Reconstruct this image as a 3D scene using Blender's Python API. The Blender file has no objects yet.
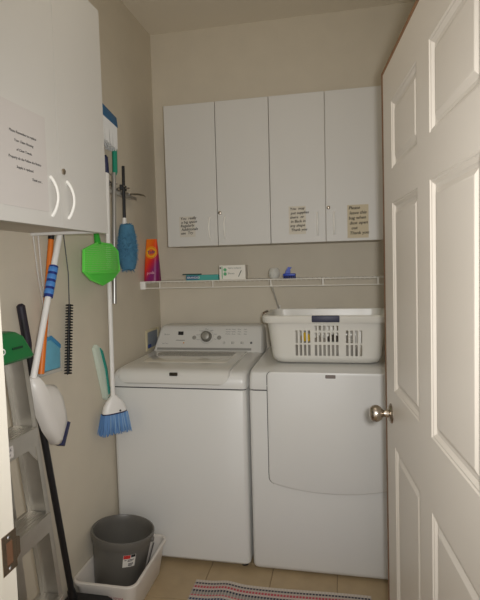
import bpy, bmesh, math, random
from mathutils import Vector, Matrix
random.seed(7)
PI = math.pi
SC = bpy.context.scene
COL = SC.collection

# ------------------------------------------------------------------ camera
yaw, pitch, roll = 0.203, -0.070, -0.026
fwd0 = Vector((-math.sin(yaw), math.cos(yaw), 0)); rt0 = Vector((math.cos(yaw), math.sin(yaw), 0)); up0 = Vector((0, 0, 1))
fw = fwd0*math.cos(pitch) + up0*math.sin(pitch)
u2 = up0*math.cos(pitch) - fwd0*math.sin(pitch)
rt = rt0*math.cos(roll) + u2*math.sin(roll)
up = u2*math.cos(roll) - rt0*math.sin(roll)
CAM = Vector((1.1248, -2.945, 1.4659))
cd = bpy.data.cameras.new('camera')
cam = bpy.data.objects.new('camera', cd); COL.objects.link(cam)
cd.sensor_fit = 'VERTICAL'; cd.sensor_height = 24.0; cd.lens = 491.0/600.0*24.0
cd.clip_start = 0.02
m = Matrix((rt, up, -fw)).transposed().to_4x4(); m.translation = CAM
cam.matrix_world = m
SC.camera = cam

# ------------------------------------------------------------------ light
w = bpy.data.worlds.new('hallway_ambient'); SC.world = w; w.use_nodes = True
w.node_tree.nodes['Background'].inputs[0].default_value = (1.0, 0.98, 0.95, 1)
w.node_tree.nodes['Background'].inputs[1].default_value = 0.85

fl = bpy.data.lights.new('camera_flash', 'SPOT'); flash = bpy.data.objects.new('camera_flash', fl); COL.objects.link(flash)
fl.energy = 66; fl.color = (1.0, 0.99, 0.98); fl.spot_size = math.radians(100); fl.spot_blend = 1.0; fl.shadow_soft_size = 0.03
m2 = Matrix((rt, up, -fw)).transposed().to_4x4(); m2.translation = CAM + up*0.03 + rt*0.05
flash.matrix_world = m2

rl = bpy.data.lights.new('room_fill_light', 'POINT'); room = bpy.data.objects.new('room_fill_light', rl); COL.objects.link(room)  # added weak fill with no fixture, lifts the left wall and ceiling
rl.energy = 4; rl.color = (1.0, 0.94, 0.84); rl.shadow_soft_size = 0.16
room.location = (0.85, -1.72, 2.62)

SC.view_settings.view_transform = 'Standard'; SC.view_settings.look = 'None'
SC.view_settings.exposure = 0.06; SC.view_settings.gamma = 1.0; SC.view_settings.use_curve_mapping = False

# ------------------------------------------------------------------ materials
def lin(c):
    return tuple((x/12.92 if x <= .04045 else ((x+.055)/1.055)**2.4) for x in c)
MATS = {}
def mat(name, rgb, rough=.5, metal=0.0, bump=0.0, bscale=200.0, var=0.0, vscale=8.0, alpha=1.0, trans=0.0, spec=None, coat=0.0):
    """rgb given as sRGB 0-255"""
    if name in MATS: return MATS[name]
    M = bpy.data.materials.new(name); M.use_nodes = True; MATS[name] = M
    nt = M.node_tree; b = nt.nodes['Principled BSDF']
    c = lin([v/255 for v in rgb])
    b.inputs['Base Color'].default_value = (*c, 1)
    b.inputs['Roughness'].default_value = rough; b.inputs['Metallic'].default_value = metal
    if alpha < 1: b.inputs['Alpha'].default_value = alpha
    if trans > 0: b.inputs['Transmission Weight'].default_value = trans
    if spec is not None: b.inputs['Specular IOR Level'].default_value = spec
    if coat: b.inputs['Coat Weight'].default_value = coat
    if bump or var:
        tc = nt.nodes.new('ShaderNodeTexCoord')
        if var:
            n = nt.nodes.new('ShaderNodeTexNoise'); n.inputs['Scale'].default_value = vscale; n.inputs['Detail'].default_value = 4
            nt.links.new(tc.outputs['Object'], n.inputs['Vector'])
            r = nt.nodes.new('ShaderNodeValToRGB')
            r.color_ramp.elements[0].position = .3; r.color_ramp.elements[1].position = .7
            r.color_ramp.elements[0].color = (*[max(0, x*(1-var)) for x in c], 1)
            r.color_ramp.elements[1].color = (*[min(1, x*(1+var)) for x in c], 1)
            nt.links.new(n.outputs['Fac'], r.inputs['Fac']); nt.links.new(r.outputs['Color'], b.inputs['Base Color'])
        if bump:
            n2 = nt.nodes.new('ShaderNodeTexNoise'); n2.inputs['Scale'].default_value = bscale; n2.inputs['Detail'].default_value = 2
            nt.links.new(tc.outputs['Object'], n2.inputs['Vector'])
            bp = nt.nodes.new('ShaderNodeBump'); bp.inputs['Strength'].default_value = bump; bp.inputs['Distance'].default_value = .002
            nt.links.new(n2.outputs['Fac'], bp.inputs['Height']); nt.links.new(bp.outputs['Normal'], b.inputs['Normal'])
    return M

WALL = mat('wall_paint', (212, 203, 185), .75, bump=.25, bscale=160, var=.02)
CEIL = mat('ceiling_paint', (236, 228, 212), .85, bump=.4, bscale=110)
GROUT = mat('grout', (146, 128, 102), .9, bump=.3)
TILE = mat('floor_tile', (178, 156, 122), .45, var=.06, vscale=14, bump=.06, bscale=60)
TRIM = mat('trim_paint', (236, 230, 216), .4)
DOORP = mat('door_paint', (205, 197, 185), .34, bump=.06, bscale=300)
RAW = mat('raw_wood_edge', (128, 92, 60), .7, var=.15, vscale=30)
CABW = mat('cabinet_laminate', (208, 206, 201), .5)
CABI = mat('cabinet_edge', (196, 188, 174), .55)
HND = mat('white_plastic_handle', (240, 238, 232), .3)
APP = mat('appliance_enamel', (222, 221, 217), .28, coat=.3)
LIDM = mat('appliance_lid', (219, 217, 211), .16, coat=.4)
PANM = mat('console_plastic', (212, 210, 204), .35)
GREYP = mat('grey_plastic', (150, 148, 142), .4)
DGREY = mat('dark_gap', (52, 52, 55), .6)
BLACK = mat('black_plastic', (26, 25, 28), .45)
NAVY = mat('navy_plastic', (34, 38, 76), .45)
STEEL = mat('dark_steel', (196, 194, 190), .3, .85)
POLE = mat('bright_pole_metal', (176, 175, 172), .35, .7)
CHROME = mat('chrome', (205, 205, 208), .18, 1.0)
NICKEL = mat('satin_nickel', (188, 178, 165), .27, 1.0)
ALU = mat('ladder_aluminium', (196, 192, 184), .38, .85, var=.05, vscale=20)
WHITEP = mat('white_plastic', (236, 234, 230), .35)
WIREW = mat('white_wire_coating', (226, 222, 212), .4)
INK = mat('ink', (32, 30, 36), .8)
PAPER = mat('white_paper', (204, 199, 195), .75)
TAN = mat('tan_paper', (200, 188, 162), .85)

# ------------------------------------------------------------------ mesh builder
class MB:
    def __init__(s): s.v = []; s.f = []; s.sm = []
    def add(s, vs, fs, smooth=True):
        o = len(s.v); s.v += [tuple(v) for v in vs]
        for f in fs: s.f.append(tuple(i+o for i in f)); s.sm.append(smooth)
        return s
    def bm(s, b, smooth=True):
        b.verts.ensure_lookup_table(); b.verts.index_update()
        s.add([v.co[:] for v in b.verts], [[v.index for v in f.verts] for f in b.faces], smooth); b.free(); return s
    def box(s, a, b, bev=0.0, seg=2):
        x0, x1 = sorted((a[0], b[0])); y0, y1 = sorted((a[1], b[1])); z0, z1 = sorted((a[2], b[2]))
        B = bmesh.new()
        vs = [B.verts.new(p) for p in ((x0,y0,z0),(x1,y0,z0),(x1,y1,z0),(x0,y1,z0),(x0,y0,z1),(x1,y0,z1),(x1,y1,z1),(x0,y1,z1))]
        for f in ((0,3,2,1),(4,5,6,7),(0,1,5,4),(1,2,6,5),(2,3,7,6),(3,0,4,7)): B.faces.new([vs[i] for i in f])
        if bev: bmesh.ops.bevel(B, geom=B.edges[:], offset=bev, segments=seg, affect='EDGES', profile=.5)
        return s.bm(B)
    def tube(s, pts, r, n=8, cap=True):
        pts = [Vector(p) for p in pts]
        rs = r if isinstance(r, (list, tuple)) else [r]*len(pts)
        rings = []; prev = None
        for i, p in enumerate(pts):
            a = pts[max(i-1, 0)]; b = pts[min(i+1, len(pts)-1)]
            d = (b-a)
            d = d.normalized() if d.length > 1e-9 else (prev[2] if prev else Vector((0,0,1)))
            if prev is None:
                ref = Vector((0,0,1)) if abs(d.z) < .9 else Vector((1,0,0))
                n1 = d.cross(ref).normalized()
            else:
                n1 = prev[0]-d*prev[0].dot(d); n1 = n1.normalized() if n1.length > 1e-6 else d.orthogonal().normalized()
            n2 = d.cross(n1); prev = (n1, n2, d)
            rings.append([p+n1*(rs[i]*math.cos(2*PI*k/n))+n2*(rs[i]*math.sin(2*PI*k/n)) for k in range(n)])
        return s.loft(rings, cap)
    def loft(s, rings, cap=True, closed=True, smooth=True):
        n = len(rings[0]); vs = [p for r in rings for p in r]; fs = []
        for i in range(len(rings)-1):
            for k in range(n if closed else n-1):
                k2 = (k+1) % n
                fs.append((i*n+k, i*n+k2, (i+1)*n+k2, (i+1)*n+k))
        if cap:
            fs.append(tuple(range(n))[::-1]); fs.append(tuple((len(rings)-1)*n+k for k in range(n)))
        return s.add(vs, fs, smooth)
    def lathe(s, prof, c, axis=(0,0,1), n=24, cap=False):
        ax = Vector(axis).normalized(); c = Vector(c)
        a = ax.orthogonal().normalized(); b = ax.cross(a)
        rings = [[c+ax*h+a*(r*math.cos(2*PI*k/n))+b*(r*math.sin(2*PI*k/n)) for k in range(n)] for r, h in prof]
        return s.loft(rings, cap)
    def prism(s, poly, origin, e1, e2, depth, bev=0.0, seg=2):
        """poly in (a,b); a along e1, b along e2, extruded by vector depth"""
        o = Vector(origin); e1 = Vector(e1); e2 = Vector(e2); dv = Vector(depth)
        B = bmesh.new()
        lo = [B.verts.new(o+e1*a+e2*b) for a, b in poly]; hi = [B.verts.new(o+e1*a+e2*b+dv) for a, b in poly]
        n = len(poly)
        B.faces.new(lo[::-1]); top = B.faces.new(hi)
        for i in range(n): B.faces.new((lo[i], lo[(i+1)%n], hi[(i+1)%n], hi[i]))
        bmesh.ops.recalc_face_normals(B, faces=B.faces[:])
        if bev: bmesh.ops.bevel(B, geom=list(top.edges), offset=bev, segments=seg, affect='EDGES', profile=.5)
        return s.bm(B)
    def sphere(s, c, r, n=14, sc=(1,1,1)):
        B = bmesh.new(); bmesh.ops.create_uvsphere(B, u_segments=n, v_segments=n//2+1, radius=1)
        for v in B.verts: v.co = Vector((c[0]+v.co.x*r*sc[0], c[1]+v.co.y*r*sc[1], c[2]+v.co.z*r*sc[2]))
        return s.bm(B)
    def mesh(s, name, mt, off=(0,0,0), angle=35):
        me = bpy.data.meshes.new(name)
        me.from_pydata([(a-off[0], b-off[1], c-off[2]) for a, b, c in s.v], [], s.f)
        B = bmesh.new(); B.from_mesh(me); bmesh.ops.recalc_face_normals(B, faces=B.faces[:]); B.to_mesh(me); B.free()
        me.polygons.foreach_set('use_smooth', s.sm)
        me.set_sharp_from_angle(angle=math.radians(angle))
        me.materials.append(mt); me.update()
        return me

ROOT = {}
def link(name, data):
    o = bpy.data.objects.new(name, data); COL.objects.link(o); return o
def tag(o, label, cat, group=None, kind=None):
    if label: o['label'] = label
    if cat: o['category'] = cat
    if group: o['group'] = group
    if kind: o['kind'] = kind
def thing(name, label, cat, loc, group=None):
    o = link(name, None); o.location = loc; o.empty_display_size = .05
    ROOT[o.name] = Vector(loc); tag(o, label, cat, group); return o
def solo(name, mb, mt, label, cat, loc, group=None, angle=35):
    o = link(name, mb.mesh(name, mt, loc, angle)); o.location = loc; ROOT[o.name] = Vector(loc); tag(o, label, cat, group); return o
def struct(name, mb, mt, loc=(0,0,0), label=None, cat=None):
    o = link(name, mb.mesh(name, mt, loc)); o.location = loc; ROOT[o.name] = Vector(loc); o['kind'] = 'structure'
    if label: o['label'] = label
    if cat: o['category'] = cat
    return o
def part(name, mb, mt, parent, label=None, kind=None, angle=35):
    off = ROOT[parent.name]
    o = link(name, mb.mesh(name, mt, off, angle)); o.parent = parent; ROOT[o.name] = off
    if label: o['label'] = label
    if kind: o['kind'] = kind
    return o
def inst(name, me, parent, loc):
    o = link(name, me); o.parent = parent; o.location = loc; ROOT[o.name] = ROOT[parent.name]; return o

def text_mb(mb, txt, size, origin, e1, e2, align='LEFT', shear=0.0, nrm=None):
    """flat lettering mesh in the plane e1,e2"""
    cu = bpy.data.curves.new('t', 'FONT'); cu.body = txt; cu.size = size; cu.align_x = align; cu.shear = shear; cu.resolution_u = 2
    ob = bpy.data.objects.new('t', cu); COL.objects.link(ob)
    dg = bpy.context.evaluated_depsgraph_get(); ev = ob.evaluated_get(dg); me = ev.to_mesh()
    o = Vector(origin); e1 = Vector(e1); e2 = Vector(e2)
    vs = [o+e1*v.co.x+e2*v.co.y for v in me.vertices]; fs = [tuple(p.vertices) for p in me.polygons]
    mb.add(vs, fs, False)
    ev.to_mesh_clear(); bpy.data.objects.remove(ob); bpy.data.curves.remove(cu)
    return mb

def rrect(x0, x1, y0, y1, r, n=5):
    pts = []
    for cx, cy, a0 in ((x1-r, y1-r, 0), (x0+r, y1-r, 90), (x0+r, y0+r, 180), (x1-r, y0+r, 270)):
        for k in range(n+1):
            a = math.radians(a0+90*k/n); pts.append((cx+r*math.cos(a), cy+r*math.sin(a)))
    return pts

# ================================================================== SETTING
RX = 1.60; FY = -2.12; H = 2.885
fl_o = struct('floor', MB().box((-.1, -4.6, -.06), (RX+.5, .1, -.004)), GROUT, label='beige ceramic tile floor with thin grout lines', cat='floor')
tm = MB().box((0,0,0), (.3,.3,.008), .0018, 1).mesh('tile', TILE)
tms = {}
for i in range(-2, 7):
    for j in range(-13, 4):
        x0 = .187+.303*(i-1); y0 = -.97+.303*j; x1 = x0+.3; y1 = y0+.3
        inroom = y0 > FY-.12
        cx0 = max(x0, .002 if y1 > FY else -.09); cx1 = min(x1, RX-.002 if y1 > FY else RX+.49); cy0 = max(y0, -4.58); cy1 = min(y1, -.002)
        if cx1-cx0 < .01 or cy1-cy0 < .01: continue
        if cx1-cx0 > .2995 and cy1-cy0 > .2995: inst('tile', tm, fl_o, (x0, y0, -.008))
        else:
            k = (round(cx1-cx0, 4), round(cy1-cy0, 4))
            if k not in tms: tms[k] = MB().box((0,0,0), (k[0], k[1], .008), .0018, 1).mesh('tile', TILE)
            inst('tile', tms[k], fl_o, (cx0, cy0, -.008))
struct('wall_left', MB().box((-.1, FY-.12, 0), (0, .1, H)), WALL, label='beige painted wall on the left with hanging cleaning tools', cat='wall')
struct('wall_back', MB().box((0, 0, 0), (RX, .1, H)), WALL, label='beige painted wall behind the washer and dryer', cat='wall')
struct('wall_right', MB().box((RX, FY-.12, 0), (RX+.1, .1, H)), WALL, label='beige painted wall behind the open door', cat='wall')
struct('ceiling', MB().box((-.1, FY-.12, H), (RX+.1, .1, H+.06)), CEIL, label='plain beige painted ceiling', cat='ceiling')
wf = MB().box((0, FY-.115, 0), (.465, FY, H)).box((.465, FY-.115, 2.085), (1.372, FY, H)).box((1.372, FY-.115, 0), (RX, FY, H))
struct('wall_front', wf, WALL, label='beige wall around the doorway', cat='wall')
jm = MB().box((.465, FY-.12, 0), (.487, FY+.002, 2.085), .002, 1).box((1.356, FY-.12, 0), (1.372, FY+.002, 2.085), .002, 1).box((.487, FY-.12, 2.063), (1.356, FY+.002, 2.085), .002, 1)
jm.box((.487, FY-.085, 0), (.497, FY-.05, 2.063), .002, 1)
jamb = struct('trim_1', jm, TRIM, label='white painted door jamb with a metal strike plate', cat='door frame')
# strike plate: a frame around a hole, with a curled lip
sp = MB(); xs = .4885
sp.box((.487, -2.158, .882), (xs, -2.1165, .897)).box((.487, -2.158, .943), (xs, -2.1165, .960)).box((.487, -2.158, .897), (xs, -2.146, .943)).box((.487, -2.128, .897), (xs, -2.1165, .943))
sp.prism([(-2.1165, .897), (-2.106, .903), (-2.106, .937), (-2.1165, .943)], (.4875,0,0), (0,1,0), (0,0,1), (.0012,0,0))
plate = part('strike_plate', sp, NICKEL, jamb, 'satin metal strike plate')
part('strike_hole', MB().box((.4862, -2.146, .897), (.4874, -2.128, .943)), mat('strike_pocket', (112, 80, 58), .5), plate)
sc = MB()
for z in (.8895, .9515): sc.lathe([(.0, .0016), (.003, .0014), (.0042, 0)], (xs, -2.138, z), (1,0,0), 10)
part('screw', sc, CHROME, plate)

# ------------------------------------------------------------------ six-panel door
DE = Vector((1.262, -1.332, 0)); dphi = -1.474
DU = Vector((math.cos(dphi), math.sin(dphi), 0)); DN = Vector((-DU.y, DU.x, 0))   # DN points to +x (wall side)
if DN.x < 0: DN = -DN
DW, DT, Z0, Z1 = .862, .035, .014, 2.036
A = [0.0, .118, .404, .507, .785, DW]; ZR = [Z0, .235, .912, 1.081, 1.636, 1.732, 1.922, Z1]
def dp(t, z, d): return DE+DU*t+DN*d+Vector((.007-.008*(z-.75), 0, z))   # hangs a touch out of plumb
db = MB()
for i in range(5):
    for j in range(7):
        if i in (1, 3) and j in (1, 3, 5): continue
        for d in (0, DT):
            db.add([dp(A[i], ZR[j], d), dp(A[i+1], ZR[j], d), dp(A[i+1], ZR[j+1], d), dp(A[i], ZR[j+1], d)], [(0,1,2,3)], False)
def quad(t0, z0, t1, z1): db.add([dp(t0, z0, 0), dp(t1, z1, 0), dp(t1, z1, DT), dp(t0, z0, DT)], [(0,1,2,3)], False)
quad(A[0], ZR[0], A[5], ZR[0]); quad(A[5], ZR[0], A[5], ZR[7]); quad(A[5], ZR[7], A[0], ZR[7]); quad(A[0], ZR[7], A[0], ZR[0])
me = bpy.data.meshes.new('door_1'); base = dp(DW, 0, 0)
me.from_pydata([tuple(Vector(v)-base) for v in db.v], [], db.f); bm_ = bmesh.new(); bm_.from_mesh(me)
bmesh.ops.remove_doubles(bm_, verts=bm_.verts[:], dist=1e-5); bmesh.ops.recalc_face_normals(bm_, faces=bm_.faces[:]); bm_.to_mesh(me); bm_.free()
me.materials.append(DOORP)
door = link('door_1', me); door.location = base; ROOT['door_1'] = base; door['kind'] = 'structure'
door['label'] = 'cream six-panel door standing open on the right'; door['category'] = 'door'
for i in (1, 3):
    for j in (1, 3, 5):
        pb = MB()
        for side in (0, 1):
            rings = []
            for ins, dep in ((0, 0), (.003, .0025), (.006, .003), (.013, .0085), (.016, .009), (.021, .009), (.033, .0035), (.036, .003)):
                d = dep if side == 0 else DT-dep
                rings.append([dp(A[i]+ins, ZR[j]+ins, d), dp(A[i+1]-ins, ZR[j]+ins, d), dp(A[i+1]-ins, ZR[j+1]-ins, d), dp(A[i]+ins, ZR[j+1]-ins, d)])
            pb.loft(rings, cap=False)
            pb.add(rings[-1], [(0,1,2,3)], False)
        part('door_panel', pb, DOORP, door, angle=15)
eb = MB()
def dbox(t0, t1, z0, z1, d0, d1):
    vs = [dp(t, z, d) for d in (d0, d1) for t, z in ((t0, z0), (t1, z0), (t1, z1), (t0, z1))]
    eb.add(vs, [(0,1,2,3), (4,7,6,5), (0,4,5,1), (1,5,6,2), (2,6,7,3), (3,7,4,0)], False)
dbox(-.030, 0, Z0, Z1+.016, .0008, DT-.0008); dbox(0, DW, Z1, Z1+.016, .0008, DT-.0008)
part('wood_edge', eb, RAW, door, 'unpainted brown wooden door edge')
# knob
KZ = .999; kb = dp(.066, KZ, 0)
kn = MB().lathe([(.0, .066), (.010, .0655), (.019, .062), (.0245, .055), (.0262, .047), (.0245, .039), (.019, .031), (.0125, .026), (.0105, .022), (.012, .014), (.015, .009)], kb, -DN, 28)
knob = part('door_knob', kn, NICKEL, door, 'satin nickel door knob')
part('rosette', MB().lathe([(.0, .011), (.015, .0105), (.022, .008), (.030, .003), (.0315, 0)], kb, -DN, 28), NICKEL, knob)
kn2 = MB().lathe([(.0, .060), (.015, .059), (.0245, .050), (.0255, .044), (.019, .030), (.0115, .022), (.012, .010), (.031, .004), (.0315, 0)], kb+DN*DT, DN, 28)
part('door_knob', kn2, NICKEL, door)
hg = MB()
hgm = None
for z in (.25, 1.05, 1.80):
    part('hinge', MB().tube([dp(DW+.004, z, .038), dp(DW+.004, z+.09, .038)], .006, 10).box(dp(DW-.004, z, .035)-Vector((.004,0,0)), dp(DW+.003, z+.09, .037)), NICKEL, door)

# ================================================================== WALL CABINETS
def bow_handle(p0, p1, out, r=.0042, bulge=.03, n=12):
    p0 = Vector(p0); p1 = Vector(p1); out = Vector(out); pts = []; rs = []
    for k in range(n+1):
        t = k/n; pts.append(p0.lerp(p1, t)+out*(bulge*math.sin(PI*t)**.8)); rs.append(r*(1.25-.25*math.sin(PI*t)))
    return MB().tube(pts, rs, 8)
def lock(c, axis):
    return MB().lathe([(0, .006), (.006, .006), (.009, .004), (.0095, 0)], c, axis, 16)

CY = -.302; CZ = 1.582; CH = .772; CX = .174; CWD = .293
labs = ['white two-door wall cabinet on the back wall, above the washing machine', 'white two-door wall cabinet on the back wall, above the dryer']
for u in range(2):
    x0 = CX+u*2*CWD; x1 = x0+2*CWD
    c = thing('wall_cabinet', labs[u], 'cabinet', (x0, -.001, CZ), 'back wall cabinets')
    part('body', MB().box((x0+.001, CY+.018, CZ), (x1-.001, -.001, CZ+CH), .001, 1), CABI, c)
    for k in range(2):
        d0 = x0+k*CWD+.0016; d1 = d0+CWD-.0032
        dr = part('door', MB().box((d0, CY, CZ-.002), (d1, CY+.0175, CZ+CH), .0015, 1), CABW, c)
        hx = d1-.042 if k == 0 else d0+.040
        part('handle', bow_handle((hx, CY, CZ+.035), (hx, CY, CZ+.152), (0, -1, 0)), HND, dr, 'white bow handle')
        if k == 1: part('lock', lock((d0+.012, CY, CZ+.175), (0,-1,0)), NICKEL, dr, 'small round metal lock')

# cabinet on left wall
LX = .303; LY1 = -1.287; LY0 = -1.885; LZ = 1.596; LH = .773
c = thing('wall_cabinet', 'large white wall cabinet on the left wall with a printed notice', 'cabinet', (.001, LY1, LZ))
for a_ in (LY0, LY1-.018): part('side_panel', MB().box((.001, a_, LZ), (LX-.018, a_+.018, LZ+LH), .0008, 1), CABW, c)
part('bottom_panel', MB().box((.001, LY0+.018, LZ+.010), (LX-.018, LY1-.018, LZ+.028)), CABI, c)
part('top_panel', MB().box((.001, LY0+.018, LZ+LH-.018), (LX-.018, LY1-.018, LZ+LH)), CABW, c)
part('back_panel', MB().box((.001, LY0+.018, LZ+.028), (.007, LY1-.018, LZ+LH-.018)), CABI, c)
lm = (LY0+LY1)/2
for k, (a, b) in enumerate(((LY0, lm), (lm, LY1))):
    dr = part('door', MB().box((LX-.0175, a+.0005, LZ-.002), (LX, b-.0005, LZ+LH)), CABW, c)
    hy = b-.050 if k == 0 else a+.038
    part('handle', bow_handle((LX, hy, LZ+.028), (LX, hy, LZ+.142), (1, 0, 0), .0040, .022), HND, dr, 'white bow handle')
    if k == 1: part('lock', lock((LX, a+.020, LZ+.168), (1,0,0)), NICKEL, dr, 'small round metal lock')
part('screw_hole', MB().lathe([(.003, -.001), (0, -.001)], (.16, -1.72, LZ+.0095), (0,0,1), 8), DGREY, c)

# ------------------------------------------------------------------ notices
n = thing('notice', 'printed notice sheet taped on the left wall cabinet door', 'notice', (LX+.0006, -1.76, 1.635))
part('sheet', MB().box((LX+.0004, -1.872, 1.634), (LX+.0012, -1.652, 1.900)), PAPER, n)
tx = MB()
for yc, z, s, t in ((-1.756, 1.824, .0098, 'Please Remember to replace'), (-1.754, 1.802, .0098, 'Your Clean Housing'), (-1.754, 1.779, .0098, 'of Clean Towels.'),
                    (-1.751, 1.757, .0098, 'Property do the Follow the Notice'), (-1.754, 1.734, .0098, 'Supply is replaced.'), (-1.703, 1.711, .0098, 'Thank you...')):
    text_mb(tx, t, s, (LX+.0015, yc, z), (0,1,0), (0,0,1), 'CENTER', .2)
    text_mb(tx, t, s, (LX+.0015, yc+.0006, z+.0003), (0,1,0), (0,0,1), 'CENTER', .2)
part('lettering', tx, INK, n)

def note(label, x0, x1, z0, z1, lines, mt, size):
    n = thing('handwritten_note', label, 'note', ((x0+x1)/2, CY-.0006, z0), 'handwritten notes on the back cabinets')
    part('sheet', MB().box((x0, CY-.0010, z0), (x1, CY-.0004, z1)), mt, n)
    tx = MB(); k = len(lines); dz = (z1-z0)/(k+.6)
    for i, t in enumerate(lines):
        o = (x0+.006+(.004 if i % 2 else 0), CY-.0014, z1-dz*(i+1)+.002)
        for q in (0, .0009): text_mb(tx, t, size, (o[0]+q, o[1], o[2]+q*.6), (1,0,.03), (0,0,1), 'LEFT', .15)
    part('lettering', tx, INK, n)
note('small white note with five cramped lines on the leftmost back cabinet door', .247, .338, 1.632, 1.745, ['You  really', 'a big space', 'Regularly', 'Additionals', 'use  Try'], mat('pale_note', (206, 200, 188), .85), .021)
note('off-white handwritten note on the third back cabinet door', .858, .948, 1.625, 1.772, ['You  may', 'put supplies', 'there  or', 'in Back in', 'any shape', 'Thank you'], mat('offwhite_note', (208, 201, 186), .85), .020)
note('larger tan handwritten note on the rightmost back cabinet door', 1.163, 1.270, 1.594, 1.765, ['Please', 'leave this', 'bag when', 'dust open', '  out', 'Thank you'], TAN, .023)

# ================================================================== WASHER
WX0, WX1, WFY = .006, .684, -.721
ws = thing('washing_machine', 'white top-load washing machine with a round dial console', 'washing machine', ((WX0+WX1)/2, -.38, 0))
def body_poly(x0, x1, y0, y1, r=.022, n=4):
    pts = [(x1, y1), (x0, y1)]
    for k in range(n+1): a = PI+PI/2*k/n; pts.append((x0+r+r*math.cos(a), y0+r+r*math.sin(a)))
    for k in range(n+1): a = 1.5*PI+PI/2*k/n; pts.append((x1-r+r*math.cos(a), y0+r+r*math.sin(a)))
    return pts
wb = MB()
rings = []
for z, ins in ((.022, .010), (.034, 0), (.874, 0), (.879, .003)):
    rings.append([(x, y, z) for x, y in body_poly(WX0+ins, WX1-ins, WFY+ins, -.035)])
wb.loft(rings)
part('body', wb, APP, ws)
for x in (WX0+.04, WX1-.035):
    for y in (WFY+.05, -.08): part('foot', MB().lathe([(.0, .0), (.018, 0), (.018, .008), (.010, .01), (.010, .03)], (x, y, 0), n=12), BLACK, ws)
part('seam', MB().loft([[(x, y, z) for x, y in body_poly(WX0+.005, WX1-.005, WFY+.005, -.04)] for z in (.876, .888)]), DGREY, ws)
# worktop: profile swept across x with rounded ends
prof = [(-.719, .885), (-.722, .905), (-.718, .930), (-.706, .950), (-.685, .961), (-.62, .966), (-.30, .968), (-.05, .970)]
tb = MB(); rings = []
NS = [(0, .018), (.004, .009), (.012, .002), (.022, 0)]
secs = [(WX0+a, b) for a, b in NS]+[(WX1-a, b) for a, b in NS[::-1]]
for x, ins in secs:
    rings.append([(x, y+ins*(1 if y < -.6 else 0), z-(ins if z > .9 else 0)) for y, z in prof]+[(x, -.05, .885)])
tb.loft(rings)
part('worktop', tb, APP, ws)
# lid with overhanging front lip
lid = MB(); rings = []
lprof = [(-.7245, .902), (-.7300, .908), (-.7310, .925), (-.7240, .950), (-.7080, .966), (-.680, .973), (-.60, .9765), (-.235, .978), (-.230, .972)]
lx0, lx1 = .046, .604
def lrow(x, t):   # t 0 at the very edge, 1 inside
    return [(x, y+(1-t)*.006, z-(1-t)*.006) for y, z in lprof]
def lrow2(x, cut):   # corner rounding: lip shortens near the corner
    return [(x, y, max(z, .902+cut) if y < -.72 else z) for y, z in lprof]
for x, t, cut in ((lx0, 0, .03), (lx0+.004, 1, .026), (lx0+.012, 1, .014), (lx0+.026, 1, .004), (lx0+.045, 1, 0), (lx1-.055, 1, 0), (lx1-.03, 1, .006), (lx1-.014, 1, .018), (lx1-.004, 1, .034), (lx1, 0, .04)):
    r = lrow(x, t); r = [(a, b, (max(c, .902+cut) if b < -.715 else c)) for a, b, c in r]
    rings.append(r+[(x, -.235, .962), (x, -.69, .955), (x, -.717, .93+cut*.4)])
lid.loft(rings)
lido = part('lid', lid, LIDM, ws)
part('lid_inset', MB().prism(rrect(lx0+.05, lx1-.05, -.56, -.27, .04), (0,0,.9745), (1,0,0), (0,1,0), (0,0,.0042), .0025), mat('lid_inset', (221, 216, 204), .1, coat=.5), lido)
part('badge', MB().box((.312, -.7335, .945), (.352, -.722, .961), .002, 1), mat('badge_dark', (66, 62, 52), .3, .4), lido, 'small dark maker badge')
# console
cp = []
def console_poly(x0, x1, z0, z1, rl, n=6):
    pts = [(x0, z0)]
    pts = [(x1, z0), (x1-.004, z1-rl*1.2)]
    for k in range(1, n+1): a = PI/2*k/n; pts.append((x1-.006-rl+rl*math.cos(a), z1-rl+rl*math.sin(a)))
    for k in range(0, n): a = PI/2+PI/2*k/n; pts.append((x0+.035+rl+rl*math.cos(a), z1-rl+rl*math.sin(a)))
    pts += [(x0+.022, z1-.07), (x0+.006, z0+.012), (x0, z0)]
    return pts
def console_at(par, x0, x1, zt, yb, front):
    P0 = console_poly(x0, x1, .966, zt, .03)
    mb = MB(); rings = []
    cx = (x0+x1)/2; cz = 1.02
    for fr, ins in ((0, .0), (.78, 0), (.93, .003), (1, .010)):
        ring = []
        for x, z in P0:
            xx = x+(cx-x)*ins/.3; zz = z-(ins if z > 1.0 else 0)
            lean = (zz-.966)/(zt-.966)
            yf = front+lean*.055
            ring.append((xx, yb+(yf-yb)*fr, zz))
        rings.append(ring)
    mb.loft(rings)
    return part('console', mb, PANM, par)
CF = -.205
con = console_at(ws, .016, .686, 1.118, -.045, CF)
def cpt(x, z, d=0): # point on sloped console face
    lean = (z-.966)/(1.118-.966); return Vector((x, CF+lean*.055-d, z))
cn = Vector((0, -1, .36)).normalized(); ce2 = Vector((0, .055, .152)).normalized()
def cbox(mb, x0, x1, z0, z1, th=.002):
    ps = [cpt(x0, z0), cpt(x1, z0), cpt(x1, z1), cpt(x0, z1)]
    mb.add([p for p in ps]+[p+cn*th for p in ps], [(0,1,2,3), (4,7,6,5), (0,4,5,1), (1,5,6,2), (2,6,7,3), (3,7,4,0)], False); return mb
ox = 0.0
part('trim_band', cbox(MB(), .048, .618, .978, .990, .004), GREYP, con, 'grey trim band under the console')
part('display', cbox(MB(), .172+ox, .204+ox, 1.062, 1.082), BLACK, con, 'small black display window')
dc = cpt(.348+ox, 1.053)
dial = part('dial', MB().lathe([(0, .030), (.025, .030), (.029, .027), (.032, .006), (.0325, 0)], dc, cn, 28), mat('dial_grey', (128, 126, 118), .4, .5), con, 'round metallic dial')
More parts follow.
